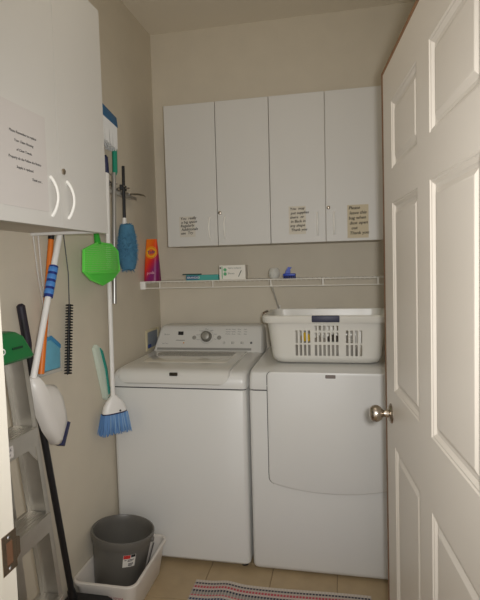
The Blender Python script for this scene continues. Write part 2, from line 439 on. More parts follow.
part('dial_ring', MB().lathe([(.0325, .004), (.041, .003), (.043, 0)], dc, cn, 32), mat('dial_ring', (205, 203, 197), .3), con)
part('dial_face', MB().lathe([(0, .0315), (.020, .031), (.023, .029)], dc, cn, 24), mat('dial_face', (160, 158, 150), .45, .4), dial)
for x in (.272+ox, .424+ox):
    part('button', MB().lathe([(0, .005), (.010, .005), (.0125, 0)], cpt(x, 1.048), cn, 16), GREYP, con)
for k in range(3): part('button', MB().lathe([(0, .004), (.006, .004), (.008, 0)], cpt(.455+.055*k+ox, 1.020), cn, 12), mat('button_light', (196, 194, 188), .4), con)
pr = MB()
for r_ in range(3):
    for q in range(4): text_mb(pr, ('Normal', 'Heavy', 'Rinse', 'Soak')[q], .009, cpt(.462+.036*q+ox, 1.092-.013*r_, .0006), (1,0,0), ce2)
for a in range(7):
    t = math.radians(200-a*36); text_mb(pr, ('Whites', 'Colors', 'Delicate', 'Wool', 'Bulky', 'Rapid', 'Clean')[a], .0075, cpt(.348+ox+.055*math.cos(t), 1.050+.044*math.sin(t), .0006), (1,0,0), ce2, 'CENTER')
text_mb(pr, 'Bravos', .012, cpt(.085+ox, 1.062, .0006), (1,0,0), ce2)
cbox(pr, .160+ox, .215+ox, 1.031, 1.0335, .0008)
for k in range(3): cbox(pr, .500+.055*k+ox, .512+.055*k+ox, 1.014, 1.026, .0008)
text_mb(pr, 'Start  Pause', .008, cpt(.075+ox, 1.012, .0006), (1,0,0), ce2)
part('print', pr, mat('console_print', (96, 96, 98), .7), con, kind='stuff')
part('indicator', cbox(MB(), .206+ox, .213+ox, 1.014, 1.021), mat('indicator_amber', (214, 150, 60), .4), con, 'amber indicator mark')

# ================================================================== DRYER
DX0, DX1 = .697, 1.383
dr = thing('dryer', 'white front-load dryer with a large curved door, below the basket', 'dryer', ((DX0+DX1)/2, -.38, 0))
DFY = -.716
b_ = MB(); rings = []
for z, ins in ((.012, .012), (.020, .004), (.034, 0), (.874, 0), (.879, .003)):
    rings.append([(x, y, z) for x, y in body_poly(DX0+ins, DX1-ins, DFY+ins, -.035, .018)])
b_.loft(rings); part('body', b_, APP, dr)
part('plinth', MB().box((DX0+.03, DFY+.05, .0), (DX1-.03, -.06, .02)), DGREY, dr)
part('seam', MB().loft([[(x, y, z) for x, y in body_poly(DX0+.006, DX1-.006, DFY+.006, -.04)] for z in (.876, .888)]), DGREY, dr)
tb = MB(); rings = []
secs = [(DX0+a, b) for a, b in NS]+[(DX1-a, b) for a, b in NS[::-1]]
dprof = [(y+.005, z+(.013 if z > .94 else .006 if z > .92 else 0)) for y, z in prof]
for x, ins in secs:
    rings.append([(x, y+ins*(1 if y < -.6 else 0), z-(ins if z > .9 else 0)) for y, z in dprof]+[(x, -.05, .885)])
tb.loft(rings); part('worktop', tb, APP, dr)
# door panel
dm = 1.071; hw = .285
poly = []
for k in range(7): a = PI/2*k/6; poly.append((dm+hw-.025+.025*math.cos(a), .953+.022*math.sin(a)))
for k in range(7): a = PI/2+PI/2*k/6; poly.append((dm-hw+.025+.025*math.cos(a), .953+.022*math.sin(a)))
def bot(x): return .409+.040*abs((x-dm)/hw)**2.2
poly += [(dm-hw, .49)]
for k in range(1, 6): a = PI+PI/2*k/6; poly.append((dm-hw+.035+.035*math.cos(a), bot(dm-hw+.035)+.036+.036*math.sin(a)))
for k in range(0, 17): x = dm-hw+.035+(2*hw-.07)*k/16; poly.append((x, bot(x)))
for k in range(1, 6): a = 1.5*PI+PI/2*k/6; poly.append((dm+hw-.035+.035*math.cos(a), bot(dm+hw-.035)+.036+.036*math.sin(a)))
poly += [(dm+hw, .49)]
ddoor = part('door', MB().prism(poly, (0, DFY+.004, 0), (1,0,0), (0,0,1), (0,-.020,0), .006, 3), APP, dr)
gp = []
cxp = sum(p[0] for p in poly)/len(poly); czp = .68
gp = [(x+(.0045 if x > dm+.2 else (-.0045 if x < dm-.2 else 0)), z+(-.002 if z > .8 else (-.0042 if z < .48 else 0))) for x, z in poly]
part('door_gap', MB().prism(gp, (0, DFY+.006, 0), (1,0,0), (0,0,1), (0,-.0068,0)), mat('gap_grey', (72, 72, 76), .6), dr)
part('badge', MB().box((1.052, DFY-.0178, .948), (1.098, DFY-.010, .964), .002, 1), mat('badge_steel', (120, 112, 108), .3, .8), ddoor, 'small metal maker badge')
console_at(dr, DX0+.018, DX1-.01, 1.100, -.045, -.140)

# ================================================================== LAUNDRY BASKET
BX, BYC, BZ0, BZ1 = 1.052, -.440, .9835, 1.219
bk = thing('laundry_basket', 'off-white slotted plastic laundry basket with dark grips on the dryer', 'basket', (BX, BYC, BZ0))
BASK = mat('basket_plastic', (220, 217, 208), .3)
# perimeter parameter: front x breakpoints
cols = []
for cxs in ((.914, .934, .954, .974), (1.006, 1.026, 1.046, 1.066, 1.086, 1.106), (1.152, 1.173, 1.194, 1.215)):
    for c0 in cxs: cols.append((c0-BX-.0058, c0-BX+.0058))
xb = sorted({v for c_ in cols for v in c_}|{-.183, .183})
def profile(v):   # v in 0..1 height ; half sizes
    g = .06*(1-math.cos(min(v/.16, 1)*PI/2)) if v < .16 else .06
    return (.248+.012*min(1, math.sin(min(v/.14, 1)*PI/2))+.026*v, .122+.024*min(1, math.sin(min(v/.14, 1)*PI/2))+.030*v)
def loopat(v, off=0.0):
    hx, hy = profile(v); hx += off; hy += off; sc_ = hx/.283
    r = .058; pts = []
    fx = [x*sc_ for x in xb]; lim = hx-r
    fx = [-lim]+[x for x in fx if abs(x) < lim-.002]+[lim]
    return hx, hy, r, lim
vl = [0, .025, .055, .09, .13, .165, .40, .435, .455, .655, .69, .70, .76, .80, .92, 1.0]
def bpt(kind, s, v, off=0.0):
    hx, hy, r, lim = loopat(v, off); ly = hy-r
    if kind == 'F': return (BX+s, BYC-hy)
    if kind == 'B': return (BX+s, BYC+hy)
    if kind == 'R': return (BX+hx, BYC+s*ly)
    if kind == 'L': return (BX-hx, BYC+s*ly)
    cxs, cys, a0 = {'FR': (1,-1,-90), 'BR': (1,1,0), 'BL': (-1,1,90), 'FL': (-1,-1,180)}[kind]
    a = math.radians(a0+90*s)
    return (BX+cxs*lim+r*math.cos(a), BYC+cys*ly+r*math.sin(a))
per = [('F', x) for x in xb]+[('FR', k/7) for k in range(8)]+[('R', k) for k in (-.5, 0, .5)]+[('BR', k/7) for k in range(8)]+[('B', x) for x in xb[::-1]]+[('BL', k/7) for k in range(8)]+[('L', k) for k in (.5, 0, -.5)]+[('FL', k/7) for k in range(8)]
# keep x breakpoints inside the straight run
def hole(k0, v0, v1):
    a, b = per[k0], per[(k0+1) % len(per)]
    if a[0] != b[0] or a[0] not in 'FB': return False
    xm = (a[1]+b[1])/2; vm = (v0+v1)/2; inside = any(c0-1e-6 < xm < c1+1e-6 for c0, c1 in cols)
    if not inside: return False
    if .165 < vm < .40: return True
    mid = -.06 < xm < .075
    if mid: return .455 < vm < .655 or (.70 < vm < .80 and -.06 < xm < .075)
    return .435 < vm < .70
bmk = bmesh.new(); grid = []
for v in vl: grid.append([bmk.verts.new((*bpt(k, s, v), BZ0+.003+(BZ1-BZ0-.003)*v)) for k, s in per])
npr = len(per)
for i in range(len(vl)-1):
    for k in range(npr):
        if hole(k, vl[i], vl[i+1]): continue
        bmk.faces.new((grid[i][k], grid[i][(k+1) % npr], grid[i+1][(k+1) % npr], grid[i+1][k]))
bmk.faces.new(grid[0][::-1])
bmesh.ops.recalc_face_normals(bmk, faces=bmk.faces[:])
sol = bmesh.ops.solidify(bmk, geom=bmk.faces[:], thickness=.0028)
part('body', MB().bm(bmk), BASK, bk, angle=50)
# rim: rolled lip
rings = []
for off, v, dz in ((0, .985, 0), (.004, 1, .004), (.014, 1, .004), (.020, 1, -.002), (.020, .9, -.004), (.017, .87, -.003), (.016, .9, 0), (.012, .985, -.003)):
    rings.append([(*bpt(k, s, v, off), BZ0+.003+(BZ1-BZ0-.003)*v+dz) for k, s in per])
rm = MB(); rings.append(rings[0]); rm.loft(rings, cap=False)
part('rim', rm, BASK, bk)
hxr, hyr, _, _ = loopat(1, .02)
for s in (-1, 1):
    y = BYC+s*hyr
    part('grip', MB().box((BX-.062, y-.008, 1.192), (BX+.066, y+.006, 1.2235), .004, 2), mat('grip_slate', (46, 48, 70), .5), bk, 'dark blue grip on the long side')
for s in (-1, 1):
    x = BX+s*hxr
    part('grip', MB().box((x-.010, BYC-.05, 1.199), (x+.006, BYC+.05, 1.2275), .004, 2), mat('grip_brown', (104, 84, 62), .5), bk, 'brown-edged grip on the short end')
# small things lying inside the basket, seen through the slots
fb = []
for k in range(200): pass
def cloth(name, label, c, sx, sy, sz, mt):
    B = bmesh.new(); bmesh.ops.create_icosphere(B, subdivisions=3, radius=1)
    for v in B.verts:
        q = v.co.copy(); f_ = 1+.18*math.sin(5*q.x+2*q.y)*math.cos(4*q.y-q.z*3)
        v.co = Vector((c[0]+q.x*sx*f_, c[1]+q.y*sy*f_, c[2]+max(q.z, -.6)*sz*f_+.6*sz))
    solo(name, MB().bm(B), mt, label, 'cloth', c)
cloth('folded_towel', 'light grey towel heaped inside the laundry basket', (1.052, -.430, .9915), .165, .075, .058, mat('grey_cloth', (168, 164, 156), .95))
cloth('cleaning_cloth', 'small yellow cloth on the grey towel, behind the left basket slots', (.950, -.472, 1.078), .022, .016, .026, mat('yellow_cloth', (226, 188, 40), .9))
cloth('cleaning_cloth', 'small dark cloth on the grey towel, behind the middle basket slots', (1.085, -.468, 1.078), .028, .018, .020, mat('dark_cloth', (74, 66, 60), .9))

# ================================================================== WIRE SHELF
SZ = 1.386; SYF = -.300
sh = thing('wire_shelf', 'white coated wire shelf under the back wall cabinets', 'shelf', (0.0, -.001, SZ))
sx1 = RX-.002
part('front_rail', MB().tube([(.004, SYF, SZ), (sx1, SYF, SZ)], .0032, 8), WIREW, sh)
part('front_rail', MB().tube([(.004, SYF-.001, SZ-.036), (sx1, SYF-.001, SZ-.036)], .0032, 8), WIREW, sh)
part('back_rail', MB().tube([(.004, -.006, SZ-.003), (sx1, -.006, SZ-.003)], .0028, 8), WIREW, sh)
part('middle_rail', MB().tube([(.004, -.15, SZ-.005), (sx1, -.15, SZ-.005)], .0025, 8), WIREW, sh)
wm = MB().tube([(0, -.006, 0), (0, SYF+.001, 0), (0, SYF-.001, -.003), (0, SYF-.001, -.012)], .0014, 5).mesh('wire', WIREW)
x = .03
while x < sx1-.01:
    inst('wire', wm, sh, (x, .001, .0015)); x += .0254
vm_ = MB().box((-.003, SYF-.004, -.036), (.003, SYF+.002, 0)).mesh('lip_post', WIREW)
for x in (.118, .429, .754, 1.033, 1.315): inst('lip_post', vm_, sh, (x, .001, 0))
part('end_bracket', MB().box((.0005, SYF-.008, SZ-.043), (.032, SYF+.012, SZ+.003), .003, 2).box((.0005, SYF+.01, SZ-.012), (.006, -.01, SZ+.001)), WHITEP, sh, 'white plastic wall bracket')
part('brace', MB().tube([(.756, SYF+.002, SZ-.030), (.757, -.02, 1.213), (.758, -.002, 1.204)], .0055, 8).box((.748, -.006, 1.185), (.768, -.0005, 1.222), .001, 1), WIREW, sh, 'diagonal support brace')

# detergent pouch
tp = thing('detergent_pouch', 'orange and purple detergent pouch on the left end of the wire shelf', 'pouch', (.052, -.235, SZ+.003))
def pouch_rings(z0f, z1f, off=0):
    R_ = []
    for k in range(13):
        t = k/12
        if t < z0f-1e-6 or t > z1f+1e-6: continue
        z = SZ+.003+.243*t; hw_ = .047*(1-.32*t**1.6)+off; hd = .040*(1-t)**.75+.003+off
        ring = []
        for q in range(24):
            a = 2*PI*q/24; cx_, sy_ = math.cos(a), math.sin(a)
            ring.append((.050+.002*t+hw_*math.copysign(abs(cx_)**.6, cx_), -.235+hd*math.copysign(abs(sy_)**.8, sy_), z))
        R_.append(ring)
    return R_
Mp = bpy.data.materials.new('pouch_print'); Mp.use_nodes = True; nt = Mp.node_tree; bs = nt.nodes['Principled BSDF']; bs.inputs['Roughness'].default_value = .35
tc = nt.nodes.new('ShaderNodeTexCoord'); sep = nt.nodes.new('ShaderNodeSeparateXYZ'); nt.links.new(tc.outputs['Object'], sep.inputs[0])
ad = nt.nodes.new('ShaderNodeMath'); ad.operation = 'MULTIPLY_ADD'; ad.inputs[1].default_value = -1.9; nt.links.new(sep.outputs['X'], ad.inputs[0]); nt.links.new(sep.outputs['Z'], ad.inputs[2])
rp = nt.nodes.new('ShaderNodeValToRGB'); cr = rp.color_ramp
dv = nt.nodes.new('ShaderNodeMath'); dv.operation = 'MULTIPLY_ADD'; dv.inputs[1].default_value = 3.2; dv.inputs[2].default_value = .20; nt.links.new(ad.outputs[0], dv.inputs[0]); nt.links.new(dv.outputs[0], rp.inputs[0])
cr.elements[0].position = 0; cr.elements[0].color = (*lin((.50, .10, .36)), 1)
cr.elements[1].position = 1; cr.elements[1].color = (*lin((.93, .48, .10)), 1)
for pos, c_ in ((.30, (.52, .12, .42)), (.46, (.74, .12, .26)), (.60, (.88, .20, .12)), (.80, (.92, .36, .08))):
    e = cr.elements.new(pos); e.color = (*lin(c_), 1)
nt.links.new(rp.outputs[0], bs.inputs['Base Color'])
pb = part('bag', MB().loft(pouch_rings(0, 1)), Mp, tp, angle=60)
fy = -.235-.034
em = MB()
part('emblem_ring', MB().lathe([(.0, .001), (.029, .001), (.030, 0)], (.056, fy+.012, 1.555), (0, -1, .14), 24).lathe([(.033, .0006), (.036, 0)], (.056, fy+.012, 1.555), (0, -1, .14), 24), mat('emblem_yellow', (240, 176, 40), .4), pb, 'round yellow emblem')
part('emblem', MB().lathe([(0, .0022), (.0195, .0020), (.020, .0012)], (.056, fy+.012, 1.555), (0, -1, .14), 24), mat('emblem_orange', (226, 104, 40), .4), pb)
part('lettering', text_mb(text_mb(MB(), 'Tide', .026, (.0565, fy+.0085, 1.548), (1,0,.12), (0,.13,1), 'CENTER'), 'Tide', .026, (.0577, fy+.0085, 1.548), (1,0,.12), (0,.13,1), 'CENTER'), mat('emblem_blue', (38, 46, 120), .4), pb)
part('lettering', text_mb(MB(), 'pods', .024, (.054, -.2755, 1.43), (1,0,.1), (0,.12,1), 'CENTER'), mat('pouch_white', (232, 180, 196), .5), pb)

# boxes on shelf
bz = SZ+.0035
o = thing('slim_box', 'slim teal box lying under a dark green lid on the shelf', 'box', (.365, -.27, bz))
part('box', MB().box((.272, -.292, bz), (.459, -.235, bz+.030), .001, 1), mat('teal_card', (70, 160, 152), .5), o)
part('lettering_panel', MB().box((.274, -.2926, bz+.004), (.345, -.2919, bz+.027)), mat('teal_dark', (32, 92, 132), .5), o)
part('lettering', text_mb(MB(), 'BRANDED', .016, (.279, -.2931, bz+.010), (1,0,0), (0,0,1)), WHITEP, o)
solo('flat_lid', MB().box((.248, -.285, bz+.031), (.350, -.24, bz+.037), .002, 1), mat('dark_green_plastic', (38, 74, 72), .5), 'flat dark green lid lying on the slim teal box', 'lid', (.30, -.262, bz+.031))
o = thing('white_carton', 'white carton with green marks and small print on the shelf', 'carton', (.540, -.262, bz))
part('box', MB().box((.466, -.295, bz), (.614, -.225, bz+.080), .001, 1), mat('white_card', (226, 222, 212), .6), o)
part('side_band', MB().box((.480, -.2958, bz+.006), (.4845, -.2949, bz+.074)), mat('green_ink', (96, 170, 120), .6), o)
pm = MB()
for z in (.055, .032): pm.lathe([(0, .0008), (.009, .0006), (.0095, 0)], (.499, -.295, bz+z), (0,-1,0), 14)
part('green_mark', pm, mat('green_ink', (96, 170, 120), .6), o)
part('black_square', MB().box((.469, -.2958, bz+.060), (.4765, -.2949, bz+.070)), BLACK, o)
tx = text_mb(MB(), 'Fabric Softener', .0125, (.515, -.2956, bz+.060), (1,0,0), (0,0,1)); text_mb(tx, 'Sheets', .014, (.515, -.2956, bz+.030), (1,0,0), (0,0,1))
tk = MB().prism([(.572, .015), (.576, .015), (.594, .05), (.588, .05)], (0, -.2955, bz), (1,0,0), (0,0,1), (0,-.0003,0))
part('lettering', tx, mat('print_grey', (90, 100, 96), .7), o)
part('printed_stroke', tk, mat('print_grey', (90, 100, 96), .7), o)
jar = thing('clear_jar', 'small clear rounded jar on the shelf beside the blue brush', 'jar', (.770, -.27, bz))
CLEAR = mat('clear_plastic', (232, 232, 226), .08, alpha=.38)
part('jar_body', MB().lathe([(0, 0), (.022, 0), (.030, .012), (.034, .030), (.030, .048), (.022, .058), (.0205, .0575), (.028, .046), (.031, .030), (.027, .014), (.019, .004), (0, .004)], (.770, -.27, bz), n=24), CLEAR, jar)
part('jar_fill', MB().lathe([(0, .005), (.018, .005), (.022, .012), (.021, .020), (0, .023)], (.770, -.27, bz), n=16), mat('white_powder', (236, 234, 230), .9), jar)
bb = thing('scrub_brush', 'small blue plastic brush with an upright handle on the shelf', 'brush', (.855, -.27, bz))
BLU = mat('blue_plastic', (40, 70, 172), .4)
part('base', MB().box((.820, -.295, bz+.013), (.886, -.245, bz+.027), .004, 2), BLU, bb)
part('handle', MB().prism([(.828, .027), (.858, .027), (.858, .048), (.866, .060), (.846, .062), (.838, .050)], (0, -.278, bz), (1,0,0), (0,0,1), (0,.016,0), .003), BLU, bb)
bmh = MB().tube([(0,0,0), (0,0,.014)], .0022, 5).mesh('bristle_tuft', mat('bristle_navy', (30, 46, 120), .7))
for i in range(7):
    for j in range(3): inst('bristle_tuft', bmh, bb, (.824+.0098*i-.855, -.290+.02*j+.27, 0))

# ================================================================== LEFT WALL TOOLS
# rail holder
rh = thing('tool_holder', 'chrome tool holder rail with spring clips on the left wall', 'tool holder', (.0005, -.56, 1.85))
part('rail', MB().box((.0005, -.74, 1.838), (.012, -.405, 1.872), .002, 1).prism([(0, 0), (.03, -.004), (.03, .012), (.024, .012), (.022, .004), (0, .008)], (.012, -.405, 1.838), (1,0,0), (0,0,1), (0,-.335,0)), STEEL, rh)
for y in (-.72, -.58):
    for s in (-1, 1):
        part('clip', MB().tube([(.012, y+s*.012, 1.866), (.034, y+s*.024, 1.874), (.052, y+s*.020, 1.876), (.066, y+s*.030, 1.878)], .0042, 6), CHROME, rh)
        part('roller', MB().tube([(.046, y+s*.024, 1.862), (.046, y+s*.024, 1.888)], .0075, 10), BLACK, rh)
part('hook', MB().tube([(.012, -.43, 1.866), (.03, -.36, 1.874), (.04, -.30, 1.876), (.034, -.255, 1.872)], [.004, .006, .005, .002], 6), CHROME, rh)

# deck brush on a chrome pole
db_ = thing('deck_brush', 'blue-headed brush with white bristles on a chrome pole with teal grip', 'brush', (.066, -.77, 1.30))
part('pole', MB().tube([(.066, -.775, 1.30), (.066, -.720, 1.925)], .0105, 12), POLE, db_)
part('grip', MB().tube([(.066, -.721, 1.915), (.066, -.708, 1.93), (.066, -.700, 2.10)], [.011, .0125, .0125], 12), mat('teal_grip', (22, 140, 112), .5), db_)
hb = MB().prism([(-.705, 2.138), (-.716, 2.182), (-.95, 2.226), (-.95, 2.172)], (.036, 0, 0), (0,1,0), (0,0,1), (.055, 0, 0), .004)
head = part('head', hb, mat('brush_blue', (30, 96, 142), .5), db_)
br = MB()
for i in range(26):
    for j in range(6):
        y = -.712-.0092*i; x = .042+.0085*j; zt = 2.144+(-.712-y)*.145
        jx = random.uniform(-.003, .003); jy = random.uniform(-.004, .004)
        br.tube([(x, y, zt), (x+jx, y-.002+jy, zt-.112+random.uniform(-.004, .004))], .0040, 4)
part('bristles', br, mat('bristle_white', (214, 214, 212), .8), head, kind='stuff')

# white broom with blue bristles
bm_o = thing('broom', 'white broom with blue bristles hanging beside the washing machine', 'broom', (.052, -.83, .67))
part('pole', MB().tube([(.050, -.762, 1.925), (.050, -.781, 1.60), (.062, -.826, .862)], .0105, 10), WHITEP, bm_o)
part('pole_grip', MB().tube([(.050, -.7615, 1.915), (.050, -.768, 1.99), (.050, -.768, 2.0)], [.011, .011, .004], 10), NAVY, bm_o, 'navy end grip')
part('hanging_loop', MB().tube([(.050, -.760, 1.93), (.053, -.742, 1.918), (.052, -.722, 1.915)], .002, 6), CHROME, bm_o)
bw = Vector((.62, .785, 0)); bt = Vector((.785, -.62, 0)); bcx, bcy = .066, -.826
def bp3(a, b, z): return (bcx+bw.x*a+bt.x*b, bcy+bw.y*a+bt.y*b, z)
rings = []
for z, hy, hx in ((.870, .011, .011), (.858, .024, .015), (.840, .040, .019), (.820, .052, .023), (.802, .058, .025), (.790, .060, .026)):
    rings.append([bp3(hy*math.copysign(abs(math.cos(2*PI*q/20))**.7, math.cos(2*PI*q/20)), hx*math.copysign(abs(math.sin(2*PI*q/20))**.7, math.sin(2*PI*q/20)), z) for q in range(20)])
hd = part('head', MB().loft(rings), WHITEP, bm_o)
part('band', MB().loft([[(bcx+(p[0]-bcx)*1.02, bcy+(p[1]-bcy)*1.02, .7899-k) for p in rings[-1]] for k in (0, .006)]), NAVY, hd)
part('hang_hole', MB().lathe([(0, .001), (.005, .0008), (.005, 0)], bp3(.018, .0255, .797), bt, 10), BLACK, hd)
bs_ = [MB(), MB()]
for i in range(30):
    for j in range(6):
        a0 = -.056+.112*i/29; b0 = -.021+.0084*j
        a1_ = a0*1.36+random.uniform(-.004, .004); b1 = b0*1.2+random.uniform(-.003, .003)
        zz = .690+random.uniform(-.006, .006)-.03*abs(a0)
        bs_[0 if random.random() < .7 else 1].tube([bp3(a0, b0, .785), bp3((a0+a1_)/2, (b0+b1)/2, .73), bp3(a1_, b1, zz)], [.0030, .0032, .0018], 4)
part('bristles', bs_[0], mat('bristle_blue', (96, 140, 194), .7), hd, kind='stuff')
part('bristles', bs_[1], mat('bristle_blue_light', (136, 170, 206), .7), hd, kind='stuff')

# dustpan behind the broom
dpn = thing('dustpan', 'pale dustpan with teal lining hanging on the wall behind the broom', 'dustpan', (.012, -.86, .84))
part('pan', MB().prism([(-.895, 1.104), (-.872, 1.118), (-.826, 1.09), (-.788, .99), (-.772, .86), (-.795, .835), (-.815, .85)], (.002, 0, 0), (0,1,0), (0,0,1), (.018, 0, 0), .006), mat('pale_green_plastic', (206, 218, 204), .4), dpn)
part('lining', MB().prism([(-.854, 1.100), (-.829, 1.080), (-.793, .99), (-.776, .87), (-.788, .862), (-.808, .98)], (.0195, 0, 0), (0,1,0), (0,0,1), (.006, 0, 0), .002), mat('teal_rubber', (34, 146, 132), .5), dpn)
part('handle', MB().tube([(.012, -.780, .90), (.024, -.760, .88), (.024, -.752, .848), (.012, -.768, .838)], .006, 8), mat('teal_rubber', (34, 146, 132), .5), dpn)

# feather duster
fd = thing('feather_duster', 'fluffy blue duster with a black handle hanging in the tool holder', 'duster', (.045, -.58, 1.44))
part('handle', MB().tube([(.050, -.578, 1.985), (.046, -.580, 1.722)], [.0075, .0085], 10), BLACK, fd)
part('ferrule', MB().tube([(.046, -.580, 1.724), (.046, -.582, 1.686)], [.010, .013], 12), WHITEP, fd)
fm = MB().lathe([(0, 0), (.034, .006), (.042, .04), (.044, .13), (.042, .19), (.034, .230), (0, .240)], (.062, -.592, 1.456), n=16)
for k in range(1500):
    a = random.uniform(0, 2*PI); h = random.uniform(.0, .235); r0 = .041*min(1, math.sin(PI*min(max(h/.235, .06), .94))**.4)
    r1 = r0+random.uniform(.006, .020); dz = random.uniform(-.022, .006)
    ca, sa = math.cos(a), math.sin(a); wq = .0022
    x0, y0 = .062+r0*ca, -.592+r0*sa; x1, y1 = .062+r1*ca, -.592+r1*sa
    if x1 < .003: x1 = .003
    z = 1.456+h
    fm.add([(x0-sa*wq, y0+ca*wq, z), (x0+sa*wq, y0-ca*wq, z), (x1, y1, z+dz), (x0, y0, z+.005)], [(0,1,2), (1,3,2), (3,0,2)], False)
part('feather_head', fm, mat('duster_blue', (72, 122, 152), .95, var=.10, vscale=60), fd)

# green net
gn = thing('hand_net', 'bright green mesh hand net hanging below the corner of the left cabinet', 'net', (.07, -.88, 1.40))
GRN = mat('green_net', (104, 226, 84), .5); GRD = mat('green_net_fold', (84, 214, 70), .5)
# frame polygon in (y,z)
fp = [(-.975, 1.580), (-1.098, 1.545), (-1.108, 1.458), (-1.050, 1.425), (-.950, 1.398), (-.850, 1.420), (-.778, 1.458), (-.788, 1.548), (-.850, 1.576)]
part('frame', MB().tube([(.098, y, z) for y, z in fp+[fp[0], fp[1]]], .0058, 6, False), GRN, gn)
part('handle', MB().tube([(.080, -.963, 1.66), (.088, -.965, 1.62), (.096, -.970, 1.575)], [.0105, .0115, .015], 10), mat('green_handle', (40, 158, 44), .5), gn)
def inpoly(y, z, P_):
    c_ = False
    for i in range(len(P_)):
        y1, z1 = P_[i]; y2, z2 = P_[i-1]
        if (z1 > z) != (z2 > z) and y < (y2-y1)*(z-z1)/(z2-z1)+y1: c_ = not c_
    return c_
up_ = [p for p in fp]
def bulge(y, z):
    u = (y+.94)/.17; v = (z-1.49)/.09
    return .098+.022*max(0, 1-u*u)*max(0, 1-v*v)
nb = MB(); st = .0088; hw_ = .0028
y = -1.11
while y < -.76:
    z = 1.452
    while z < 1.582:
        if inpoly(y, z, fp):
            for (ay, az, by, bz_) in ((y-st/2, z-hw_, y+st/2, z+hw_), (y-hw_, z-st/2, y+hw_, z+st/2)):
                nb.add([(bulge(ay, az), ay, az), (bulge(by, az), by, az), (bulge(by, bz_), by, bz_), (bulge(ay, bz_), ay, bz_)], [(0,1,2,3)], False)
        z += st
    y += st
part('netting', nb, GRN, gn, kind='stuff')
part('bottom_fold', MB().prism([(-1.106, 1.456), (-1.050, 1.423), (-.950, 1.396), (-.850, 1.418), (-.780, 1.458), (-.86, 1.466), (-1.02, 1.452)], (.096, 0, 0), (0,1,0), (0,0,1), (.008, 0, .0), .003), GRD, gn, 'folded lower band of the net')

# bottle brush
bo = thing('bottle_brush', 'long thin black bottle brush hanging on the left wall', 'brush', (.022, -1.12, 1.03))
part('wire_stem', MB().tube([(.010, -1.098, 1.625), (.022, -1.094, 1.45), (.022, -1.099, 1.33), (.022, -1.138, 1.036)], .0022, 6), BLACK, bo)
bb2 = MB(); p0 = Vector((.024, -1.101, 1.322)); p1 = Vector((.024, -1.137, 1.045)); ax = (p1-p0).normalized(); e1 = ax.cross(Vector((1,0,0))).normalized(); e2 = ax.cross(e1)
for k in range(25):
    c0 = p0.lerp(p1, k/24); r_ = .0150
    for q in range(18):
        a = 2*PI*(q+.4*k)/18; d_ = e1*math.cos(a)+e2*math.sin(a); tn = e1*-math.sin(a)+e2*math.cos(a)
        tipp = c0+d_*r_+ax*.002
        bb2.add([c0-tn*.0022, c0+tn*.0022, tipp+tn*.0024, tipp-tn*.0024], [(0,1,2,3)], False)
        bb2.add([c0-ax*.0034, c0+ax*.0034, tipp+ax*.0026, tipp-ax*.0026], [(0,1,2,3)], False)
bb2.tube([p0, p1], .0062, 8)
part('bristles', bb2, BLACK, bo, kind='stuff')

# orange pole
og = thing('orange_pole', 'orange pole with a black cap leaning behind the white mop handle', 'pole', (.030, -1.35, 1.08))
part('shaft', MB().tube([(.036, -1.228, 1.585), (.036, -1.338, 1.085)], [.0105, .0115], 12), mat('orange_paint', (224, 120, 34), .45), og)
part('end_cap', MB().tube([(.036, -1.2285, 1.584), (.036, -1.222, 1.610)], .0118, 12), BLACK, og)

# clear-handled blue scrubber
bl = thing('blue_scrubber', 'light blue scrubber pad in clear plastic hanging behind the orange pole', 'scrubber', (.012, -1.24, 1.07))
part('clear_strap', MB().tube([(.008, -1.300, 1.610), (.010, -1.285, 1.45), (.012, -1.262, 1.32), (.012, -1.245, 1.205)], .0035, 6).tube([(.008, -1.268, 1.610), (.010, -1.262, 1.45), (.012, -1.250, 1.32), (.012, -1.236, 1.205)], .0035, 6), mat('clear_strap', (222, 220, 214), .2, alpha=.5), bl)
part('pad', MB().prism([(-1.318, 1.082), (-1.180, 1.076), (-1.174, 1.160), (-1.238, 1.208), (-1.270, 1.205), (-1.312, 1.165)], (.003, 0, 0), (0,1,0), (0,0,1), (.016, 0, 0), .005), mat('sponge_blue', (108, 178, 204), .8, bump=.6, bscale=300, var=.06, vscale=40), bl)
part('clip', MB().prism([(-1.270, 1.209), (-1.236, 1.213), (-1.176, 1.170), (-1.178, 1.155), (-1.240, 1.197), (-1.268, 1.196)], (.018, 0, 0), (0,1,0), (0,0,1), (.005, 0, 0), .0015), mat('clip_blue', (54, 140, 190), .4), bl)
part('sleeve', MB().prism([(-1.326, 1.066), (-1.166, 1.060), (-1.166, 1.135), (-1.174, 1.135), (-1.176, 1.074), (-1.318, 1.080)], (.003, 0, 0), (0,1,0), (0,0,1), (.012, 0, 0)), mat('sleeve_clear', (214, 212, 204), .3, alpha=.6), bl)

# white mop / scoop with blue banded grip
mp = thing('long_handled_dustpan', 'white long-handled dustpan with blue ribbed grip on the left wall', 'dustpan', (.075, -1.32, .80))
hp0 = Vector((.068, -1.204, 1.64)); hp1 = Vector((.078, -1.450, 1.085)); hd_ = (hp1-hp0).normalized()
part('pole', MB().tube([hp0, hp1], .0115, 12), WHITEP, mp)
gA = hp0.lerp(hp1, .285); gB = hp0.lerp(hp1, .490)
gr = part('grip', MB().tube([gA, gB], .0165, 14), mat('grip_navy', (28, 48, 124), .5), mp, 'blue ribbed grip')
for k in range(4):
    a_ = gA.lerp(gB, .05+.235*k); b_2 = gA.lerp(gB, .05+.235*k+.165)
    part('grip_rib', MB().tube([a_, a_.lerp(b_2, .12), a_.lerp(b_2, .88), b_2], [.0163, .0172, .0172, .0163], 14), mat('grip_light_blue', (74, 134, 206), .5), gr)
